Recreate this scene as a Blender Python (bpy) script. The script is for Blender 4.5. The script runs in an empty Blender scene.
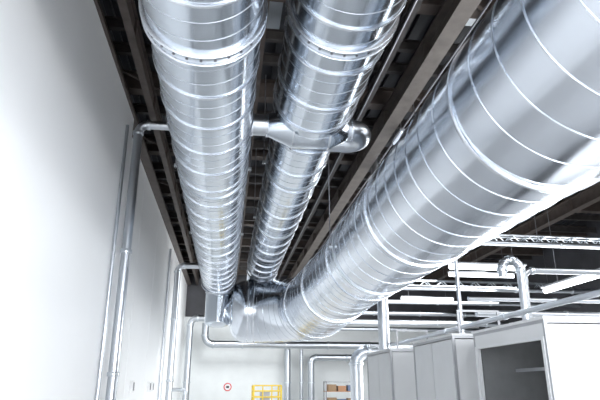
import bpy, math, random
from mathutils import Vector, Matrix
random.seed(4)
EYE=1.6
col=bpy.context.scene.collection
V=Vector
bpy.context.scene.view_settings.view_transform='Standard'
# ---------------------------------------------------------------- materials
def newmat(name):
    m=bpy.data.materials.new(name); m.use_nodes=True
    return m,m.node_tree,m.node_tree.nodes["Principled BSDF"]
def setc(b,c,rough,metal):
    b.inputs["Base Color"].default_value=(c[0],c[1],c[2],1)
    b.inputs["Roughness"].default_value=rough
    b.inputs["Metallic"].default_value=metal
def mat(name,c,rough=.5,metal=0.,var=.08,scale=6.,bump=0.,stretch=(1,1,1)):
    m,nt,b=newmat(name); setc(b,c,rough,metal)
    tc=nt.nodes.new("ShaderNodeTexCoord"); mp=nt.nodes.new("ShaderNodeMapping")
    mp.inputs["Scale"].default_value=stretch
    n=nt.nodes.new("ShaderNodeTexNoise"); n.inputs["Scale"].default_value=scale
    n.inputs["Detail"].default_value=4
    nt.links.new(tc.outputs["Object"],mp.inputs["Vector"]); nt.links.new(mp.outputs["Vector"],n.inputs["Vector"])
    r=nt.nodes.new("ShaderNodeValToRGB")
    r.color_ramp.elements[0].position=.3; r.color_ramp.elements[1].position=.7
    r.color_ramp.elements[0].color=(*[max(0,x*(1-var)) for x in c],1)
    r.color_ramp.elements[1].color=(*[min(1,x*(1+var)) for x in c],1)
    nt.links.new(n.outputs["Fac"],r.inputs["Fac"]); nt.links.new(r.outputs["Color"],b.inputs["Base Color"])
    if bump>0:
        bp=nt.nodes.new("ShaderNodeBump"); bp.inputs["Strength"].default_value=bump
        bp.inputs["Distance"].default_value=.01
        nt.links.new(n.outputs["Fac"],bp.inputs["Height"]); nt.links.new(bp.outputs["Normal"],b.inputs["Normal"])
    return m
def galv(name,c,r0,r1,scale=2):
    m,nt,b=newmat(name); setc(b,c,(r0+r1)/2,1)
    tc=nt.nodes.new("ShaderNodeTexCoord")
    n=nt.nodes.new("ShaderNodeTexNoise"); n.inputs["Scale"].default_value=scale; n.inputs["Detail"].default_value=1
    nt.links.new(tc.outputs["Object"],n.inputs["Vector"])
    mr=nt.nodes.new("ShaderNodeMapRange"); mr.inputs["To Min"].default_value=r0; mr.inputs["To Max"].default_value=r1
    nt.links.new(n.outputs["Fac"],mr.inputs["Value"]); nt.links.new(mr.outputs["Result"],b.inputs["Roughness"])
    return m
def emit(name,c,s):
    m,nt,b=newmat(name); setc(b,c,.5,0)
    b.inputs["Emission Color"].default_value=(*c,1); b.inputs["Emission Strength"].default_value=s
    return m
M_DUCT=galv("galvanised_spiral_sheet",(.62,.67,.73),.15,.18)
M_TRUNK=galv("galvanised_trunk_sheet",(.68,.72,.78),.17,.20)
M_SEAM=galv("galvanised_seam",(.70,.73,.78),.24,.30)
M_SEAMD=galv("galvanised_fine_seam",(.46,.49,.54),.28,.34)
M_SEAMT=galv("galvanised_trunk_seam",(.60,.64,.70),.24,.30)
M_FLANGE=galv("galvanised_flange",(.62,.66,.70),.3,.36)
M_PIPE=galv("steel_pipe",(.54,.57,.61),.27,.33,4)
M_PIPEB=galv("bright_steel_pipe",(.60,.63,.67),.28,.34,4)
M_BOLT=mat("bolt_steel",(.25,.25,.27),.4,.9)
M_WALL=mat("white_wall_panel",(.95,.96,.97),.38,0,.01,1.2)
M_BACK=mat("white_plaster",(.80,.825,.83),.7,0,.03,2)
M_FLOOR=mat("pale_concrete",(.78,.78,.78),.55,0,.08,2.5,.1)
M_DECK=mat("dark_roof_deck",(.026,.028,.034),.6,.2,.6,.9)
M_GIRD=mat("dark_grey_girder",(.06,.06,.068),.6,.2,.3,1)
M_BEAM=mat("brown_primer_steel",(.085,.068,.060),.5,.3,.25,4)
M_BEAMD=mat("dark_primer_steel",(.045,.040,.039),.5,.3,.3,4)
M_TAN=mat("tan_primer_steel",(.13,.112,.100),.5,.3,.2,4)
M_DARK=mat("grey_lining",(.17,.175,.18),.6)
M_PANEL=mat("light_grey_booth_panel",(.56,.575,.59),.4,0,.03,3)
M_PANELW=mat("white_booth_panel",(.58,.59,.60),.4,0,.02,3)
M_ALU=mat("aluminium_profile",(.36,.37,.39),.4,.5,.05)
M_YEL=mat("yellow_paint",(.72,.52,.06),.4)
M_ORA=mat("orange_shelf_paint",(.40,.2,.1),.45)
M_CARD=mat("brown_cardboard",(.3,.2,.12),.8)
M_BLUE=mat("blue_plastic",(.12,.16,.26),.45)
M_RED=mat("red_paint",(.7,.03,.04),.4)
M_WHITE=mat("white_enamel",(.85,.85,.85),.35)
M_BLACK=mat("black_plastic",(.03,.03,.03),.4)
M_TUBE=emit("fluorescent_tube",(.93,.97,1.),4)
M_TUBED=emit("dim_fluorescent_tube",(.80,.88,1.),.6)
# ---------------------------------------------------------------- mesh builder
class MB:
    def __init__(s): s.v=[]; s.f=[]
    def add(s,vs,fs):
        o=len(s.v); s.v+= [V(a) for a in vs]; s.f+=[tuple(i+o for i in f) for f in fs]
    def box(s,a,b):
        x0,y0,z0=a; x1,y1,z1=b
        s.add([(x0,y0,z0),(x1,y0,z0),(x1,y1,z0),(x0,y1,z0),(x0,y0,z1),(x1,y0,z1),(x1,y1,z1),(x0,y1,z1)],
              [(0,3,2,1),(4,5,6,7),(0,1,5,4),(1,2,6,5),(2,3,7,6),(3,0,4,7)])
        return s
    def sweep(s,pts,rad,seg=24,frames=None,cap=True,closed=False):
        fr=frames or frames_of(pts); n=len(pts)
        vs=[]
        for i,p in enumerate(pts):
            r=rad[i] if isinstance(rad,(list,tuple)) else rad
            t,a,b=fr[i]
            for k in range(seg):
                an=2*math.pi*k/seg
                vs.append(V(p)+a*(r*math.cos(an))+b*(r*math.sin(an)))
        fs=[]
        for i in range(n if closed else n-1):
            j=(i+1)%n
            for k in range(seg):
                k2=(k+1)%seg
                fs.append((i*seg+k,i*seg+k2,j*seg+k2,j*seg+k))
        if cap and not closed:
            fs.append(tuple(range(seg))[::-1]); fs.append(tuple((n-1)*seg+k for k in range(seg)))
        s.add(vs,fs); return s
    def band(s,p,fr,r,w,h,seg=48):
        t=fr[0]; prof=[(-w/2,-.004),(-w/2,h*.8),(-w/2+.3*min(w,h),h),(w/2-.3*min(w,h),h),(w/2,h*.8),(w/2,-.004)]
        vs=[];fs=[]
        for (d,hh) in prof:
            for k in range(seg):
                an=2*math.pi*k/seg
                vs.append(V(p)+t*d+fr[1]*((r+hh)*math.cos(an))+fr[2]*((r+hh)*math.sin(an)))
        m=len(prof)
        for i in range(m):
            j=(i+1)%m
            for k in range(seg):
                k2=(k+1)%seg; fs.append((i*seg+k,i*seg+k2,j*seg+k2,j*seg+k))
        s.add(vs,fs); return s
def frames_of(pts):
    pts=[V(p) for p in pts]; n=len(pts); T=[]
    for i in range(n):
        a=pts[max(0,i-1)]; b=pts[min(n-1,i+1)]
        T.append(((b-pts[i]).normalized()+(pts[i]-a).normalized()).normalized() if 0<i<n-1 else (b-a).normalized())
    up=V((0,0,1)) if abs(T[0].z)<.9 else V((1,0,0))
    N=(up-T[0]*up.dot(T[0])).normalized(); out=[]
    for i in range(n):
        if i: N=(N-T[i]*N.dot(T[i])).normalized()
        out.append((T[i],N,T[i].cross(N)))
    return out
def route(pts,R,step=.5,arcn=8):
    pts=[V(p) for p in pts]; out=[pts[0]]; ends=[]
    for i in range(1,len(pts)-1):
        a=(pts[i-1]-pts[i]).normalized(); b=(pts[i+1]-pts[i]).normalized()
        ang=a.angle(b); d=R/math.tan(ang/2)
        p0=pts[i]+a*d; p1=pts[i]+b*d
        c=pts[i]+(a+b).normalized()*(R/math.sin(ang/2))
        u=(p0-c); w=(p1-c); tot=u.angle(w); ax=u.cross(w).normalized()
        for k in range(arcn+1):
            out.append(c+Matrix.Rotation(tot*k/arcn,3,ax)@u)
        ends.append((p0,-a)); ends.append((p1,b))
    out.append(pts[-1])
    res=[out[0]]
    for p in out[1:]:
        L=(p-res[-1]).length
        if L<1e-4: continue
        q=res[-1].copy()
        m=max(1,int(L/step))
        for k in range(1,m+1): res.append(q.lerp(p,k/m))
    return res,ends
def wloc(o):
    l=V(o.location)
    while o.parent: o=o.parent; l+=V(o.location)
    return l
def obj(name,mb,material,parent=None,smooth=True,label=None,sharp=38):
    mn=V([min(v[i] for v in mb.v) for i in range(3)]); mx=V([max(v[i] for v in mb.v) for i in range(3)])
    c=V(((mn.x+mx.x)/2,(mn.y+mx.y)/2,mn.z))
    me=bpy.data.meshes.new(name); me.from_pydata([v-c for v in mb.v],[],mb.f); me.update()
    me.materials.append(material)
    if smooth:
        me.polygons.foreach_set("use_smooth",[True]*len(me.polygons))
        try: me.set_sharp_from_angle(angle=math.radians(sharp))
        except Exception: pass
    o=bpy.data.objects.new(name,me); col.objects.link(o)
    w=c+V((0,0,EYE))
    if parent: o.parent=parent; o.location=w-wloc(parent)
    else: o.location=w
    if label: o["label"]=label
    return o
def tag(o,label,category,group=None):
    o["label"]=label; o["category"]=category
    if group: o["group"]=group
    return o
def thing(name,loc,label,category,group=None):
    e=bpy.data.objects.new(name,None); e.empty_display_size=.2; col.objects.link(e)
    e.location=V(loc)+V((0,0,EYE)); tag(e,label,category,group); return e
def struct(name,mb,m,smooth=False):
    o=obj(name,mb,m,None,smooth); o["kind"]="structure"; return o
# ---------------------------------------------------------------- setting
WX=-2.0; BY=29.0; DK=6.2; WR=WX-.16
struct("floor",MB().box((-3,-8,-1.75),(14,BY+.3,-1.6)),M_FLOOR)
w=MB().box((WX-.4,-8,-1.6),(WX,10.1,5.0)); w.box((WX-.4,10.1,-1.6),(WR,BY,5.0))
for y in [13,16,19,22,25]: w.box((WR-.02,y,-1.6),(WR+.004,y+.02,5.0))
struct("wall_left",w,M_WALL)
struct("trim_1",MB().box((WX-.45,-8,5.0),(WX-.3,BY,DK)),M_DECK)
struct("trim_2",MB().box((WX-.40,-8,5.0),(WX+.05,BY,5.08)),M_BEAM)
struct("wall_back",MB().box((-3,BY,-1.6),(14,BY+.3,3.4)),M_BACK)
struct("trim_3",MB().box((-3,BY-.05,3.4),(14,BY+.3,DK)),M_GIRD)
struct("wall_right",MB().box((13.6,-8,-1.6),(14,BY,1.2)),M_BACK)
struct("trim_4",MB().box((13.55,-8,1.2),(14,BY,DK)),M_GIRD)
ck=MB().box((-3,-8,DK),(14,BY+.3,DK+.2))
x=-2.9
while x<14: ck.box((x,-8,DK-.08),(x+.12,BY,DK)); x+=.3
struct("ceiling",ck,M_DECK)
def ibeam_y(x,z,w,h,m,y0=-8,y1=BY,label="brown steel roof beam running the length of the hall"):
    b=MB(); b.box((x-w/2,y0,z),(x+w/2,y1,z+.03)); b.box((x-w/2,y0,z+h-.03),(x+w/2,y1,z+h)); b.box((x-.012,y0,z+.03),(x+.012,y1,z+h-.03))
    k=y0+1
    while k<y1: b.box((x-w/2+.01,k,z+.03),(x+w/2-.01,k+.015,z+h-.03)); k+=2.4
    o=obj("roof_beam",b,m,None,False); tag(o,label,"beam","lengthwise roof beams")
def ibeam_x(y,z,w,h,m,x0=-2.3,x1=13.55):
    b=MB(); b.box((x0,y-w/2,z),(x1,y+w/2,z+.02)); b.box((x0,y-w/2,z+h-.02),(x1,y+w/2,z+h)); b.box((x0,y-.01,z+.02),(x1,y+.01,z+h-.02))
    o=obj("roof_joist",b,m,None,False); tag(o,"dark steel joist crossing under the roof deck","joist","cross roof joists")
ibeam_y(3.12,5.0,.28,.4,M_TAN,label="wide tan-painted steel roof beam running the length of the hall")
ibeam_y(2.55,5.25,.08,.2,M_BEAMD); ibeam_y(3.85,5.15,.14,.3,M_BEAM); ibeam_y(4.6,5.25,.12,.2,M_BEAMD); ibeam_y(6.6,5.0,.24,.4,M_BEAM); ibeam_y(10.2,5.0,.24,.4,M_BEAM)
ibeam_y(-1.62,5.0,.12,.4,M_BEAM); ibeam_y(-1.2,5.25,.08,.2,M_BEAMD); ibeam_y(.35,5.25,.12,.2,M_BEAM)
y=.6;i=0
steps=[1.1,.7,1.3,.9,1.5,.6]
while y<BY-.5:
    ibeam_x(y,5.45,.10 if i%3 else .24,.2 if i%3 else .4,M_BEAMD if i%3 else M_BEAM); y+=steps[i%6];i+=1
for i,yy in enumerate((3.3,6.2,9.0,11.9,14.7)):
    for (xa,xb) in ((-2.1,.35),(3.12,6.6)):
        b=MB().sweep([(xa,yy,5.43),(xb,yy+2.5,5.43)],.03,6)
        tag(obj("roof_brace",b,M_BEAM),"slender diagonal steel brace below the roof joists","brace","diagonal roof braces")
for (xx,yy) in ((.0,7.5),(.0,13.4),(-1.9,11.6),(2.0,4.2),(3.4,6.9)):
    o=obj("roof_panel",MB().box((xx,yy,DK-.13),(xx+.7,yy+.9,DK-.085)),M_FLANGE,None,False); tag(o,"pale metal panel fixed under the dark roof deck","panel","pale roof panels")
# ---------------------------------------------------------------- ducts
def duct(name,label,pts,R,rad,pitch,seam_r,m,ringstep,flanges=(),bandw=.05,bandh=.018,seg=96,radfn=None,ringoff=.4,arcn=14,extra=(),ringend=.1,seam_m=None,fine=(),sharp=60,starts=()):
    P,_=route(pts,R,.25,arcn)
    Q=[P[0]]
    for a,b in zip(P,P[1:]):
        de=(P[-1]-b).length
        near=de<1.6 or any(abs(b.y-yy)<.5 for yy in fine)
        k=max(1,int((b-a).length/(.012 if de<1.0 else .05))) if near else 1
        for j in range(1,k+1): Q.append(a.lerp(b,j/k))
    P=Q; fr=frames_of(P)
    S=[0.]
    for i in range(1,len(P)): S.append(S[-1]+(P[i]-P[i-1]).length)
    L=S[-1]
    rf=radfn or (lambda s,L:rad)
    def at(s):
        s=max(0,min(L,s))
        lo,hi=1,len(S)-1
        while lo<hi:
            mid=(lo+hi)//2
            if S[mid]<s: lo=mid+1
            else: hi=mid
        i=lo; t=(s-S[i-1])/max(1e-9,S[i]-S[i-1])
        p=P[i-1].lerp(P[i],t)
        T=fr[i-1][0].lerp(fr[i][0],t).normalized(); N=fr[i-1][1].lerp(fr[i][1],t); N=(N-T*N.dot(T)).normalized()
        return p,(T,N,T.cross(N))
    e=thing(name,(P[0].x,P[0].y,min(p.z for p in P)-rad),label,"duct","galvanised ventilation ducts")
    obj("duct_body",MB().sweep(P,[rf(s,L) for s in S],seg,fr),m,e,sharp=sharp)
    hx=MB(); pts2=[]; LL=L-ringend; n=int(LL/pitch*64)
    for i in range(n+1):
        s=LL*i/n; p,f=at(s); a=2*math.pi*s/pitch; r=rf(s,L)
        pts2.append(p+f[1]*(r*math.cos(a))+f[2]*(r*math.sin(a)))
    hx.sweep(pts2,seam_r,6)
    obj("spiral_seam",hx,seam_m or M_SEAM,e)
    s=ringoff
    while s<L-ringend:
        if not any(abs(s-q)<.25 for q in list(flanges)+list(starts)):
            p,f=at(s); obj("coupling_ring",MB().band(p,f,rf(s,L),bandw,bandh,seg),M_SEAM,e)
        s+=ringstep
    for d in [L-q for q in starts]+list(extra):
        p,f=at(L-d); obj("coupling_ring",MB().band(p,f,rf(L-d,L),.03,.025,seg),M_SEAM,e)
    for s in flanges:
        p,f=at(s); r=rf(s,L)
        fl=obj("bolted_flange",MB().band(p,f,r,.11,.022,seg),M_FLANGE,e)
        for dd in (-.062,.062): obj("flange_rim",MB().band(p+f[0]*dd,f,r,.016,.045,seg),M_SEAM,e)
        first=None
        for k in range(28):
            an=2*math.pi*k/28; d=f[1]*math.cos(an)+f[2]*math.sin(an); q=p+d*(r+.018)
            if first is None:
                first=obj("flange_bolt",MB().sweep([q,q+d*.016],.014,6),M_BOLT,fl); d0=d
                base=V(first.location)
            else:
                c=first.copy(); col.objects.link(c); c.parent=fl
                rot=d0.rotation_difference(d)
                pl=p+V((0,0,EYE))-wloc(fl)
                c.location=pl+rot@(base-pl); c.rotation_mode='QUATERNION'; c.rotation_quaternion=rot
    return e
X0=-4.0
CY=6.9; TY=18.0
def left_r(s,L):
    d=L-s
    if d<.16: return .40*math.sqrt(max(0.02,1-(1-d/.16)**2))
    if d>1.45: return .535
    if d>1.15: return .40+.135*(d-1.15)/.3
    return .40
duct("ventilation_duct","galvanised spiral ventilation duct beside the white wall, bolted flange",
     [(-.33,X0,3.3),(-.33,TY,3.3),(-.33,TY,1.78)],.55,.535,.24,.005,M_DUCT,.72,flanges=(8.3,),ringoff=.38,bandw=.035,bandh=.018,
     radfn=left_r,arcn=12,ringend=1.6,extra=(1.45,1.12),seam_m=M_SEAMD)
SC=CY-X0
def mid_r(s,L):
    if s<SC+.05: return .55
    if s<SC+.35: return .55-.06*(s-SC-.05)/.3
    return .49
duct("ventilation_duct","galvanised spiral ventilation duct narrowing after its cross pipe, bolted flange",
     [(1.05,X0,3.72),(1.05,TY+.1,3.72),(1.05,TY+.1,2.5)],.6,.535,.24,.005,M_DUCT,.80,flanges=(8.66,),ringoff=.26,bandw=.035,bandh=.022,
     radfn=mid_r,seam_m=M_SEAMD,fine=(CY,CY+.3),starts=(SC-.42,SC+.40))
def trunk_r(s,L):
    d=L-s
    if d<.36: return .34
    if d<.50: return .34+.18*(d-.36)/.14
    if d<.98:
        u=(d-.50)/.48
        return .52+.46*math.sqrt(max(0,1-(1-u)**2))
    if d<3.4: return .98
    if d<10:
        u=(10-d)/6.6
        return .80+.18*u*u*(3-2*u)
    return .8
duct("ventilation_duct","large galvanised spiral main duct with broad bend collecting two smaller ducts",
     [(2.57,X0,2.31),(2.57,TY,2.31),(-.42,TY,2.31)],1.9,.8,.40,.0085,M_TRUNK,3.0,bandw=.04,bandh=.022,radfn=trunk_r,ringoff=1.9,arcn=28,ringend=1.1,extra=(1.02,.50),seam_m=M_SEAMT,sharp=80)
# cross pipe
PZ=3.44
e=thing("cross_pipe",(.9,CY,3.3),"smooth galvanised cross pipe linking two upper ducts, elbow end","pipe")
P,_=route([(.02,CY,PZ),(1.80,CY,PZ),(1.80,CY+.44,PZ),(1.3,CY+.44,PZ+.02)],.2,.5,18)
obj("pipe_body",MB().sweep(P,.15,44),M_PIPE,e,sharp=60)
fx=(V((1,0,0)),V((0,1,0)),V((0,0,1)))
obj("pipe_collar",MB().band((.22,CY,PZ),fx,.15,.035,.016,44),M_SEAM,e)
obj("pipe_collar",MB().band((1.62,CY,PZ),fx,.15,.03,.016,44),M_SEAM,e)
obj("saddle_cone",MB().sweep([(.42,CY,PZ),(.44,CY,PZ),(.78,CY,PZ+.02),(1.28,CY,PZ+.02),(1.54,CY,PZ),(1.56,CY,PZ)],[.155,.160,.33,.33,.18,.155],44),M_DUCT,e)
for xx,rr in ((.43,.156),(.78,.33),(1.28,.33)): obj("saddle_seam",MB().band((xx,CY,PZ+(.02 if rr>.2 else 0)),fx,rr,.022,.012,44),M_SEAM,e)
# hangers
def hanger(x,y,z,r):
    e=thing("duct_hanger",(x,y,z-r),"steel strap hanger holding a duct from the roof","hanger","duct hangers")
    f=(V((0,1,0)),V((1,0,0)),V((0,0,-1)))
    obj("strap",MB().band((x,y,z),f,r+.006,.05,.012,96),M_FLANGE,e)
    for sx in (-1,1):
        obj("hanger_lug",MB().box((min(x+sx*(r),x+sx*(r+.07)),y-.03,z-.02),(max(x+sx*(r),x+sx*(r+.07)),y+.03,z+.02)),M_FLANGE,e,False)
        obj("hanger_rod",MB().sweep([(x+sx*(r+.05),y,z-.05),(x+sx*(r+.05),y,5.47)],.01,8),M_BOLT,e)
for y in (8.2,12.2): hanger(-.33,y,3.3,.535)
for y in (8.9,12.2): hanger(1.05,y,3.72,.49)
hanger(2.57,9.2,2.31,.803)
# ---------------------------------------------------------------- small pipes
def pipe(pts,r,label,R=None,coll=True,group=None,m=None,seg=20,name="service_pipe",ribs=0):
    R=R or r*2.2
    P,ends=route(pts,R,2.5,10)
    zmin=min(p.z for p in P)
    e=thing(name,(P[0].x,P[0].y,zmin-(r if abs(P[0].z-P[-1].z)<.01 else 0)),label,"pipe",group)
    obj("pipe_body",MB().sweep(P,r,seg),m or M_PIPE,e)
    if ribs:
        fr=frames_of(P)
        for i in range(2,len(P)-1,3): obj("pipe_rib",MB().band(P[i],fr[i],r,.018,.010,seg),M_SEAMD,e)
    if coll and r>.03:
        items=list(ends)
        for i in range(len(pts)-1):
            a=V(pts[i]);c=V(pts[i+1]); L=(c-a).length; k=1.8
            while k<L-.8: items.append((a.lerp(c,k/L),(c-a).normalized())); k+=2.1
        for p,t in items:
            f=frames_of([p,p+t]); obj("pipe_coupling",MB().band(p,f[0],r,.07,r*.16+.004,seg),M_FLANGE,e)
    return e
L1="galvanised wall pipe with clamps rising from floor to roof"
pipe([(-1.86,9.95,-1.6),(-1.86,9.95,4.82),(-.9,9.95,4.82)],.085,L1)
pipe([(-1.95,9.35,-1.6),(-1.95,9.35,4.5)],.03,"thin grey conduit fixed to the white wall",coll=False)
pipe([(-1.9,20.4,-1.6),(-1.9,20.4,4.25),(-.9,20.4,4.25)],.11,L1)
pipe([(-2.10,19.3,-1.6),(-2.10,19.3,4.6)],.04,"thin grey conduit fixed to the white wall",coll=False)
pipe([(-1.75,27,-1.6),(-1.75,27,3.1),(1.0,27,3.1)],.15,L1)
pipe([(-1.55,23.5,-1.6),(-1.55,23.5,-.1),(-2.08,23.5,-.1)],.07,"short wall pipe bending into the wall")
pipe([(-1.05,27.6,2.95),(-1.05,27.6,1.95),(8.3,27.6,1.95)],.17,"long galvanised cross pipe along the back wall",R=.4)
pipe([(3.05,28.5,-1.6),(3.05,28.5,1.8)],.16,"galvanised drop pipe on the back wall")
pipe([(3.75,28.5,-1.6),(3.75,28.5,1.8)],.09,"thin galvanised drop pipe on the back wall")
pipe([(4.2,28.2,-1.6),(4.2,28.2,1.4),(7.6,28.2,1.4)],.16,"galvanised pipe looping along the back wall",R=.25)
pipe([(3.22,14,-1.6),(3.22,14,.84),(6.0,14,.84)],.16,"thick elbowed pipe bending from the floor over the booths",R=.3,m=M_PIPEB)
pipe([(3.40,12,.74),(3.40,12,6.1)],.12,"vertical galvanised pipe dropping onto a booth roof")
pipe([(4.0,12,3.25),(13.55,12,3.25)],.05,"straight pipe crossing under the roof")
pipe([(3.9,18,3.2),(13.55,18,3.2)],.09,"straight pipe crossing under the roof")
pipe([(3.9,20,3.0),(13.55,20,3.0)],.07,"straight pipe crossing under the roof")
pipe([(2.5,22,2.45),(13.55,22,2.45)],.1,"straight pipe crossing under the roof")
pipe([(2.5,24,3.1),(13.55,24,3.1)],.1,"straight pipe crossing under the roof")
pipe([(0.5,26.5,2.65),(13.55,26.5,2.65)],.1,"straight pipe crossing under the roof")
pipe([(4.46,7.9,.74),(4.46,7.9,1.86),(4.16,7.9,1.86),(4.16,7.9,1.6)],.066,"hooked ribbed galvanised vent pipe rising from a booth roof",R=.145,ribs=1,m=M_PIPEB)
pipe([(4.9,8.6,.74),(4.9,8.6,1.86),(9.5,8.6,1.86)],.05,"galvanised pipe rising from a booth and running sideways",R=.16)
pipe([(3.70,3.2,.90),(3.70,13.0,.90)],.036,"slim pipe running along the booth roofs",m=M_PIPEB)
pipe([(4.6,9.9,1.30),(12,9.9,1.30)],.06,"level pipe passing over the booth roofs",m=M_PIPEB)
pipe([(4.6,10.2,1.62),(12,10.2,1.62)],.04,"level pipe passing over the booth roofs",m=M_PIPEB)
pipe([(3.9,9,.74),(3.9,9,2.6)],.035,"thin riser pipe above a booth roof",coll=False)
for xx in (2.42,3.45):
    pipe([(xx,-4,5.1),(xx,28,5.1)],.018,"thin grey conduit along the roof beam",coll=False,group="roof conduits",m=M_BOLT,seg=8)
def tray(y,z,x0,x1,hh=.2):
    e=thing("cable_tray",((x0+x1)/2,y,z),"lattice metal cable tray hung under the roof","cable tray","cable trays")
    b=MB()
    for dy in (-.1,.1):
        for zz in (z,z+hh): b.sweep([(x0,y+dy,zz),(x1,y+dy,zz)],.022,6)
        k=x0;i=0
        while k<x1-.2:
            b.sweep([(k,y+dy,z if i%2 else z+hh),(k+hh,y+dy,z+hh if i%2 else z)],.013,5); k+=hh;i+=1
    obj("tray_lattice",b,M_FLANGE,e)
    k=x0+.5
    while k<x1: obj("tray_rod",MB().sweep([(k,y,z),(k,y,DK-.07)],.01,6),M_BOLT,e); k+=3
tray(12.3,3.30,4,13.4); tray(21.2,3.7,3.6,13.4,.35)
# ---------------------------------------------------------------- lamps
def lamp(c,L,axis,light=True,group="fluorescent lamps",pw=60,r=.045,m=None):
    x,y,z=c; e=thing("fluorescent_lamp",(x,y,z-r*2),"white fluorescent batten lamp hung below the roof, lit","lamp",group)
    hx,hy=(L/2,r*1.5) if axis=='x' else (r*1.5,L/2)
    obj("lamp_housing",MB().box((x-hx,y-hy,z),(x+hx,y+hy,z+.04)),M_ALU,e,False)
    a=(x-L/2+.03,y,z-r) if axis=='x' else (x,y-L/2+.03,z-r); b2=(x+L/2-.03,y,z-r) if axis=='x' else (x,y+L/2-.03,z-r)
    obj("lamp_tube",MB().sweep([a,b2],r,12),m or M_TUBE,e)
    for s in (-.7,.7):
        q=(x+s*hx if axis=='x' else x, y+s*hy if axis=='y' else y)
        obj("suspension_rod",MB().sweep([(q[0],q[1],z+.04),(q[0],q[1],DK-.14)],.008,6),M_BOLT,e)
    if light:
        l=bpy.data.lights.new("tube_light","AREA"); l.shape='RECTANGLE'; l.size=L if axis=='x' else .3; l.size_y=.3 if axis=='x' else L
        l.energy=pw; l.color=(.93,.97,1)
        o=bpy.data.objects.new("tube_light",l); col.objects.link(o); o.parent=e; o.location=V((0,0,-.05))
lamp((6.95,14,3.15),2.2,'x',r=.07,light=False); lamp((8.1,11.2,2.42),4.2,'y',r=.07,light=False); lamp((3.34,10.0,4.9),.6,'y',False,r=.035,m=M_TUBED); lamp((5.2,14,4.6),2.4,'y',pw=40)
lamp((8.7,18,3.75),2.4,'x',r=.07,pw=40); lamp((8.6,23.2,3.7),2.4,'x',r=.07,pw=40)
lamp((5.5,5,4.6),2.4,'y',pw=70); lamp((5.6,0,4.6),2.4,'y',pw=70)  # battens out of view, added to light the hall
# ---------------------------------------------------------------- booths
def booth(y0,y1,x0,x1,top,label,opening=False,m=M_PANEL):
    e=thing("machine_booth",((x0+x1)/2,(y0+y1)/2,-1.6),label,"booth","row of machine booths")
    p=.035; fl=-1.6
    b=MB()
    for xx in (x0,x1-p):
        for yy in (y0,y1-p): b.box((xx,yy,fl),(xx+p,yy+p,top))
    for zz in (fl+.05,top-p):
        for yy in (y0,y1-p): b.box((x0+p,yy,zz),(x1-p,yy+p,zz+p))
        for xx in (x0,x1-p): b.box((xx,y0+p,zz),(xx+p,y1-p,zz+p))
    obj("booth_frame",b,M_ALU,e,False)
    obj("roof_panel",MB().box((x0-.01,y0-.01,top),(x1+.02,y1+.02,top+.03)),M_PANELW,e,False)
    n=max(1,round((x1-x0)/.9)); dx=(x1-x0-2*p)/n
    for k in range(n): obj("front_panel",MB().box((x0+p+k*dx+.012,y0+.015,fl+.1),(x0+p+(k+1)*dx-.012,y0+.035,top-p-.012)),M_PANELW,e,False)
    obj("rear_panel",MB().box((x0+p,y1-.03,fl+.1),(x1-p,y1-.01,top-p)),m,e,False)
    obj("far_panel",MB().box((x1-.03,y0+p,fl+.1),(x1-.01,y1-p,top-p)),m,e,False)
    if opening:
        obj("header_panel",MB().box((x0+.005,y0+p,top-.17),(x0+.03,y1-p,top-p)),M_PANELW,e,False)
        b=MB(); b.box((x0-.01,y0+p,fl+.1),(x0+.035,y0+p+.05,top-.17)); b.box((x0-.01,y1-p-.07,fl+.1),(x0+.035,y1-p,top-.17)); b.box((x0-.01,y0+p+.05,top-.20),(x0+.035,y1-p-.07,top-.17))
        obj("door_frame",b,M_PANELW,e,False)
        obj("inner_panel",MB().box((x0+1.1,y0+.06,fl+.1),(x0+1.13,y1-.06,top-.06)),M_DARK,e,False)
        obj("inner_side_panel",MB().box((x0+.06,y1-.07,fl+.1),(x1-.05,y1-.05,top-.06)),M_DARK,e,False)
        for zz in (-.9,-.2,.2):
            b=MB()
            for k in range(9): b.box((x0+.5+k*.07,y0+.1,zz),(x0+.51+k*.07,y1-.1,zz+.012))
            b.box((x0+.48,y0+.1,zz-.02),(x0+.5,y1-.1,zz+.02)); b.box((x0+1.06,y0+.1,zz-.02),(x0+1.08,y1-.1,zz+.02))
            obj("wire_shelf",b,M_ALU,e,False)
    else:
        ym=(y0+y1)/2
        dd=obj("door_panel",MB().box((x0+.01,y0+p+.01,fl+.1),(x0+.03,ym-.01,top-p-.01)),m,e,False)
        obj("door_handle",MB().sweep(route([(x0+.01,ym-.08,-.65),(x0-.04,ym-.08,-.65),(x0-.04,ym-.08,-.35),(x0+.01,ym-.08,-.35)],.02,1,4)[0],.01,8),M_BLACK,dd)
        obj("door_panel",MB().box((x0+.01,ym+.01,fl+.1),(x0+.03,y1-p-.01,top-p-.01)),m,e,False)
    return e
booth(5.35,7.05,3.2,5.6,.66,"light grey machine booth with open doorway and wire shelves inside",True)
booth(7.75,9.5,3.2,5.4,.70,"closed light grey machine booth with aluminium corner frame")
booth(10.9,12.8,3.2,5.2,.70,"closed light grey machine booth with aluminium corner frame")
for y in (8.2,11.4):
    b=MB(); b.box((3.5,y,.73),(3.53,y+.03,1.1)); b.box((4.15,y,.73),(4.18,y+.03,1.1)); b.box((3.5,y,1.1),(4.18,y+.03,1.13))
    tag(obj("pipe_support",b,M_ALU,None,False),"small metal goalpost bracket on a booth roof","bracket","roof brackets")
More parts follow.
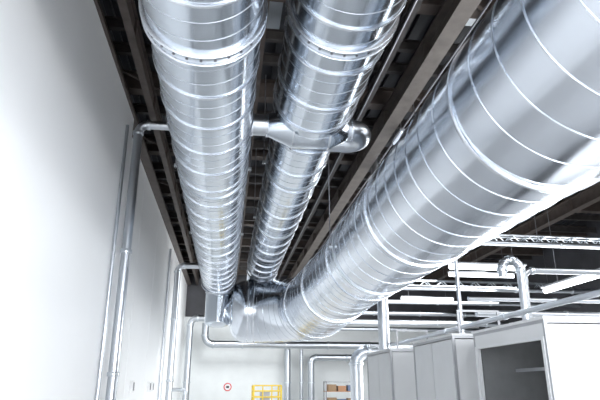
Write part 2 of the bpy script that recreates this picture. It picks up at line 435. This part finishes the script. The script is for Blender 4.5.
# ---------------------------------------------------------------- back of hall
def rod(b,a,c,r=.03): b.sweep([a,c],r,8)
e=thing("yellow_machine_guard",(1.85,25,-1.6),"open yellow tubular guard cage around a small pale machine","machine")
b=MB(); x0,x1,y0,y1,t=1.2,2.35,24.4,25.6,.06
for xx in (x0,x1):
    for yy in (y0,y1): rod(b,(xx,yy,-1.6),(xx,yy,t),.04)
for zz in (t,-.16,-.4,-1.0):
    for yy in (y0,y1): rod(b,(x0,yy,zz),(x1,yy,zz),.028)
    for xx in (x0,x1): rod(b,(xx,y0,zz),(xx,y1,zz),.028)
for k in (.38,.76): rod(b,(x0+k,y0,-1.6),(x0+k,y0,t),.028)
obj("guard_frame",b,M_YEL,e)
obj("machine_body",MB().box((1.4,24.7,-1.6),(2.2,25.3,-.55)).box((1.5,24.75,-.55),(1.9,25.2,-.2)),M_ALU,e,False)
RX=.25
e=thing("storage_rack",(4.9+RX,25.5,-1.6),"steel storage rack against the back wall holding boxes","shelf")
for xx in (4.15,5.6):
    for yy in (25.2,25.8): obj("rack_post",MB().box((RX+xx,yy,-1.6),(RX+xx+.04,yy+.04,.25)),M_BOLT,e,False)
for zz in (-1.3,-.75,-.2,.2): obj("rack_shelf",MB().box((RX+4.15,25.2,zz),(RX+5.65,25.85,zz+.03)),M_ORA if -.3<zz<0 else M_BOLT,e,False)
for i,(zz,ms) in enumerate(((-.719,(M_CARD,M_BLUE,M_CARD)),(-.169,(M_CARD,M_ORA,M_BLUE)))):
    for k,mm in enumerate(ms):
        hh=(.28,.22,.25)[k]
        xx=RX+4.27+k*.44; b=MB().box((xx,25.25,zz),(xx+.36,25.7,zz+hh)).box((xx-.01,25.24,zz+hh-.07),(xx+.37,25.71,zz+hh-.03))
        nm="cardboard_box" if mm is M_CARD else "storage_bin"
        tag(obj(nm,b,mm,None,False),("brown cardboard box" if mm is M_CARD else "coloured plastic storage bin")+" on the steel rack","box","boxes on the rack")
e=thing("prohibition_sign",(.13,28.97,-.2),"round white sign with red ring and small dark mark","sign")
f=(V((0,1,0)),V((1,0,0)),V((0,0,1)))
obj("sign_plate",MB().sweep([(.13,28.995,0),(.13,28.975,0)],.2,32),M_WHITE,e)
b=MB(); b.band((.13,28.97,0),f,.155,.02,.04,32)
obj("red_ring",b,M_RED,e,False)
obj("dark_symbol",MB().box((.06,28.968,-.05),(.20,28.974,.05)),M_BLACK,e,False)
for y in (13.6,16.6,17.3):
    e=thing("wall_socket",(WR+.05,y,-.05),"small white socket box on the wall","socket","wall sockets")
    obj("socket_box",MB().box((WR,y,-.12),(WR+.08,y+.2,.14)),M_WHITE,e,False); obj("socket_cover",MB().box((WR+.08,y+.03,-.08),(WR+.09,y+.17,.1)),M_BOLT,e,False)
# ---------------------------------------------------------------- light + camera
def area(loc,tgt,sx,sy,en,c=(1,1,1)):  # bare area light without a fitting, added as fill
    l=bpy.data.lights.new("fill_light","AREA"); l.shape='RECTANGLE'; l.size=sx; l.size_y=sy; l.energy=en; l.color=c
    o=bpy.data.objects.new("fill_light",l); col.objects.link(o); o.location=V(loc)+V((0,0,EYE))
    o.rotation_euler=(V(tgt)-V(loc)).to_track_quat('-Z','Y').to_euler()
area((2.5,-5,2.0),(1,8,2),7,3,330,(.98,.99,1))  # added front fill from behind the camera
area((4.5,-2.5,1.2),(-2,3.0,2.8),4,3,1050,(.97,.985,1))  # added to brighten the near left wall
area((9,6,4.4),(4,8,-1),2,8,260,(.97,.98,1))
area((9.5,15,1.2),(-2,14,1.5),6,3,750,(.96,.985,1))  # added to brighten the left wall further down the hall
area((8,20,4.2),(5,20,-1.6),5,5,420,(.95,.98,1))
area((.4,23,4.6),(.4,26,-1),2,2,260,(.96,.99,1))
w=bpy.data.worlds.new("hall_world"); bpy.context.scene.world=w; w.use_nodes=True
w.node_tree.nodes["Background"].inputs[0].default_value=(.94,.97,1,1); w.node_tree.nodes["Background"].inputs[1].default_value=2.1
cd=bpy.data.cameras.new("camera"); cd.lens=33; cd.sensor_width=36; cd.clip_end=200
co=bpy.data.objects.new("camera",cd); col.objects.link(co); co.location=(0,0,EYE)
co.rotation_euler=(math.radians(90+18.78),0,math.radians(-7.36))
bpy.context.scene.camera=co
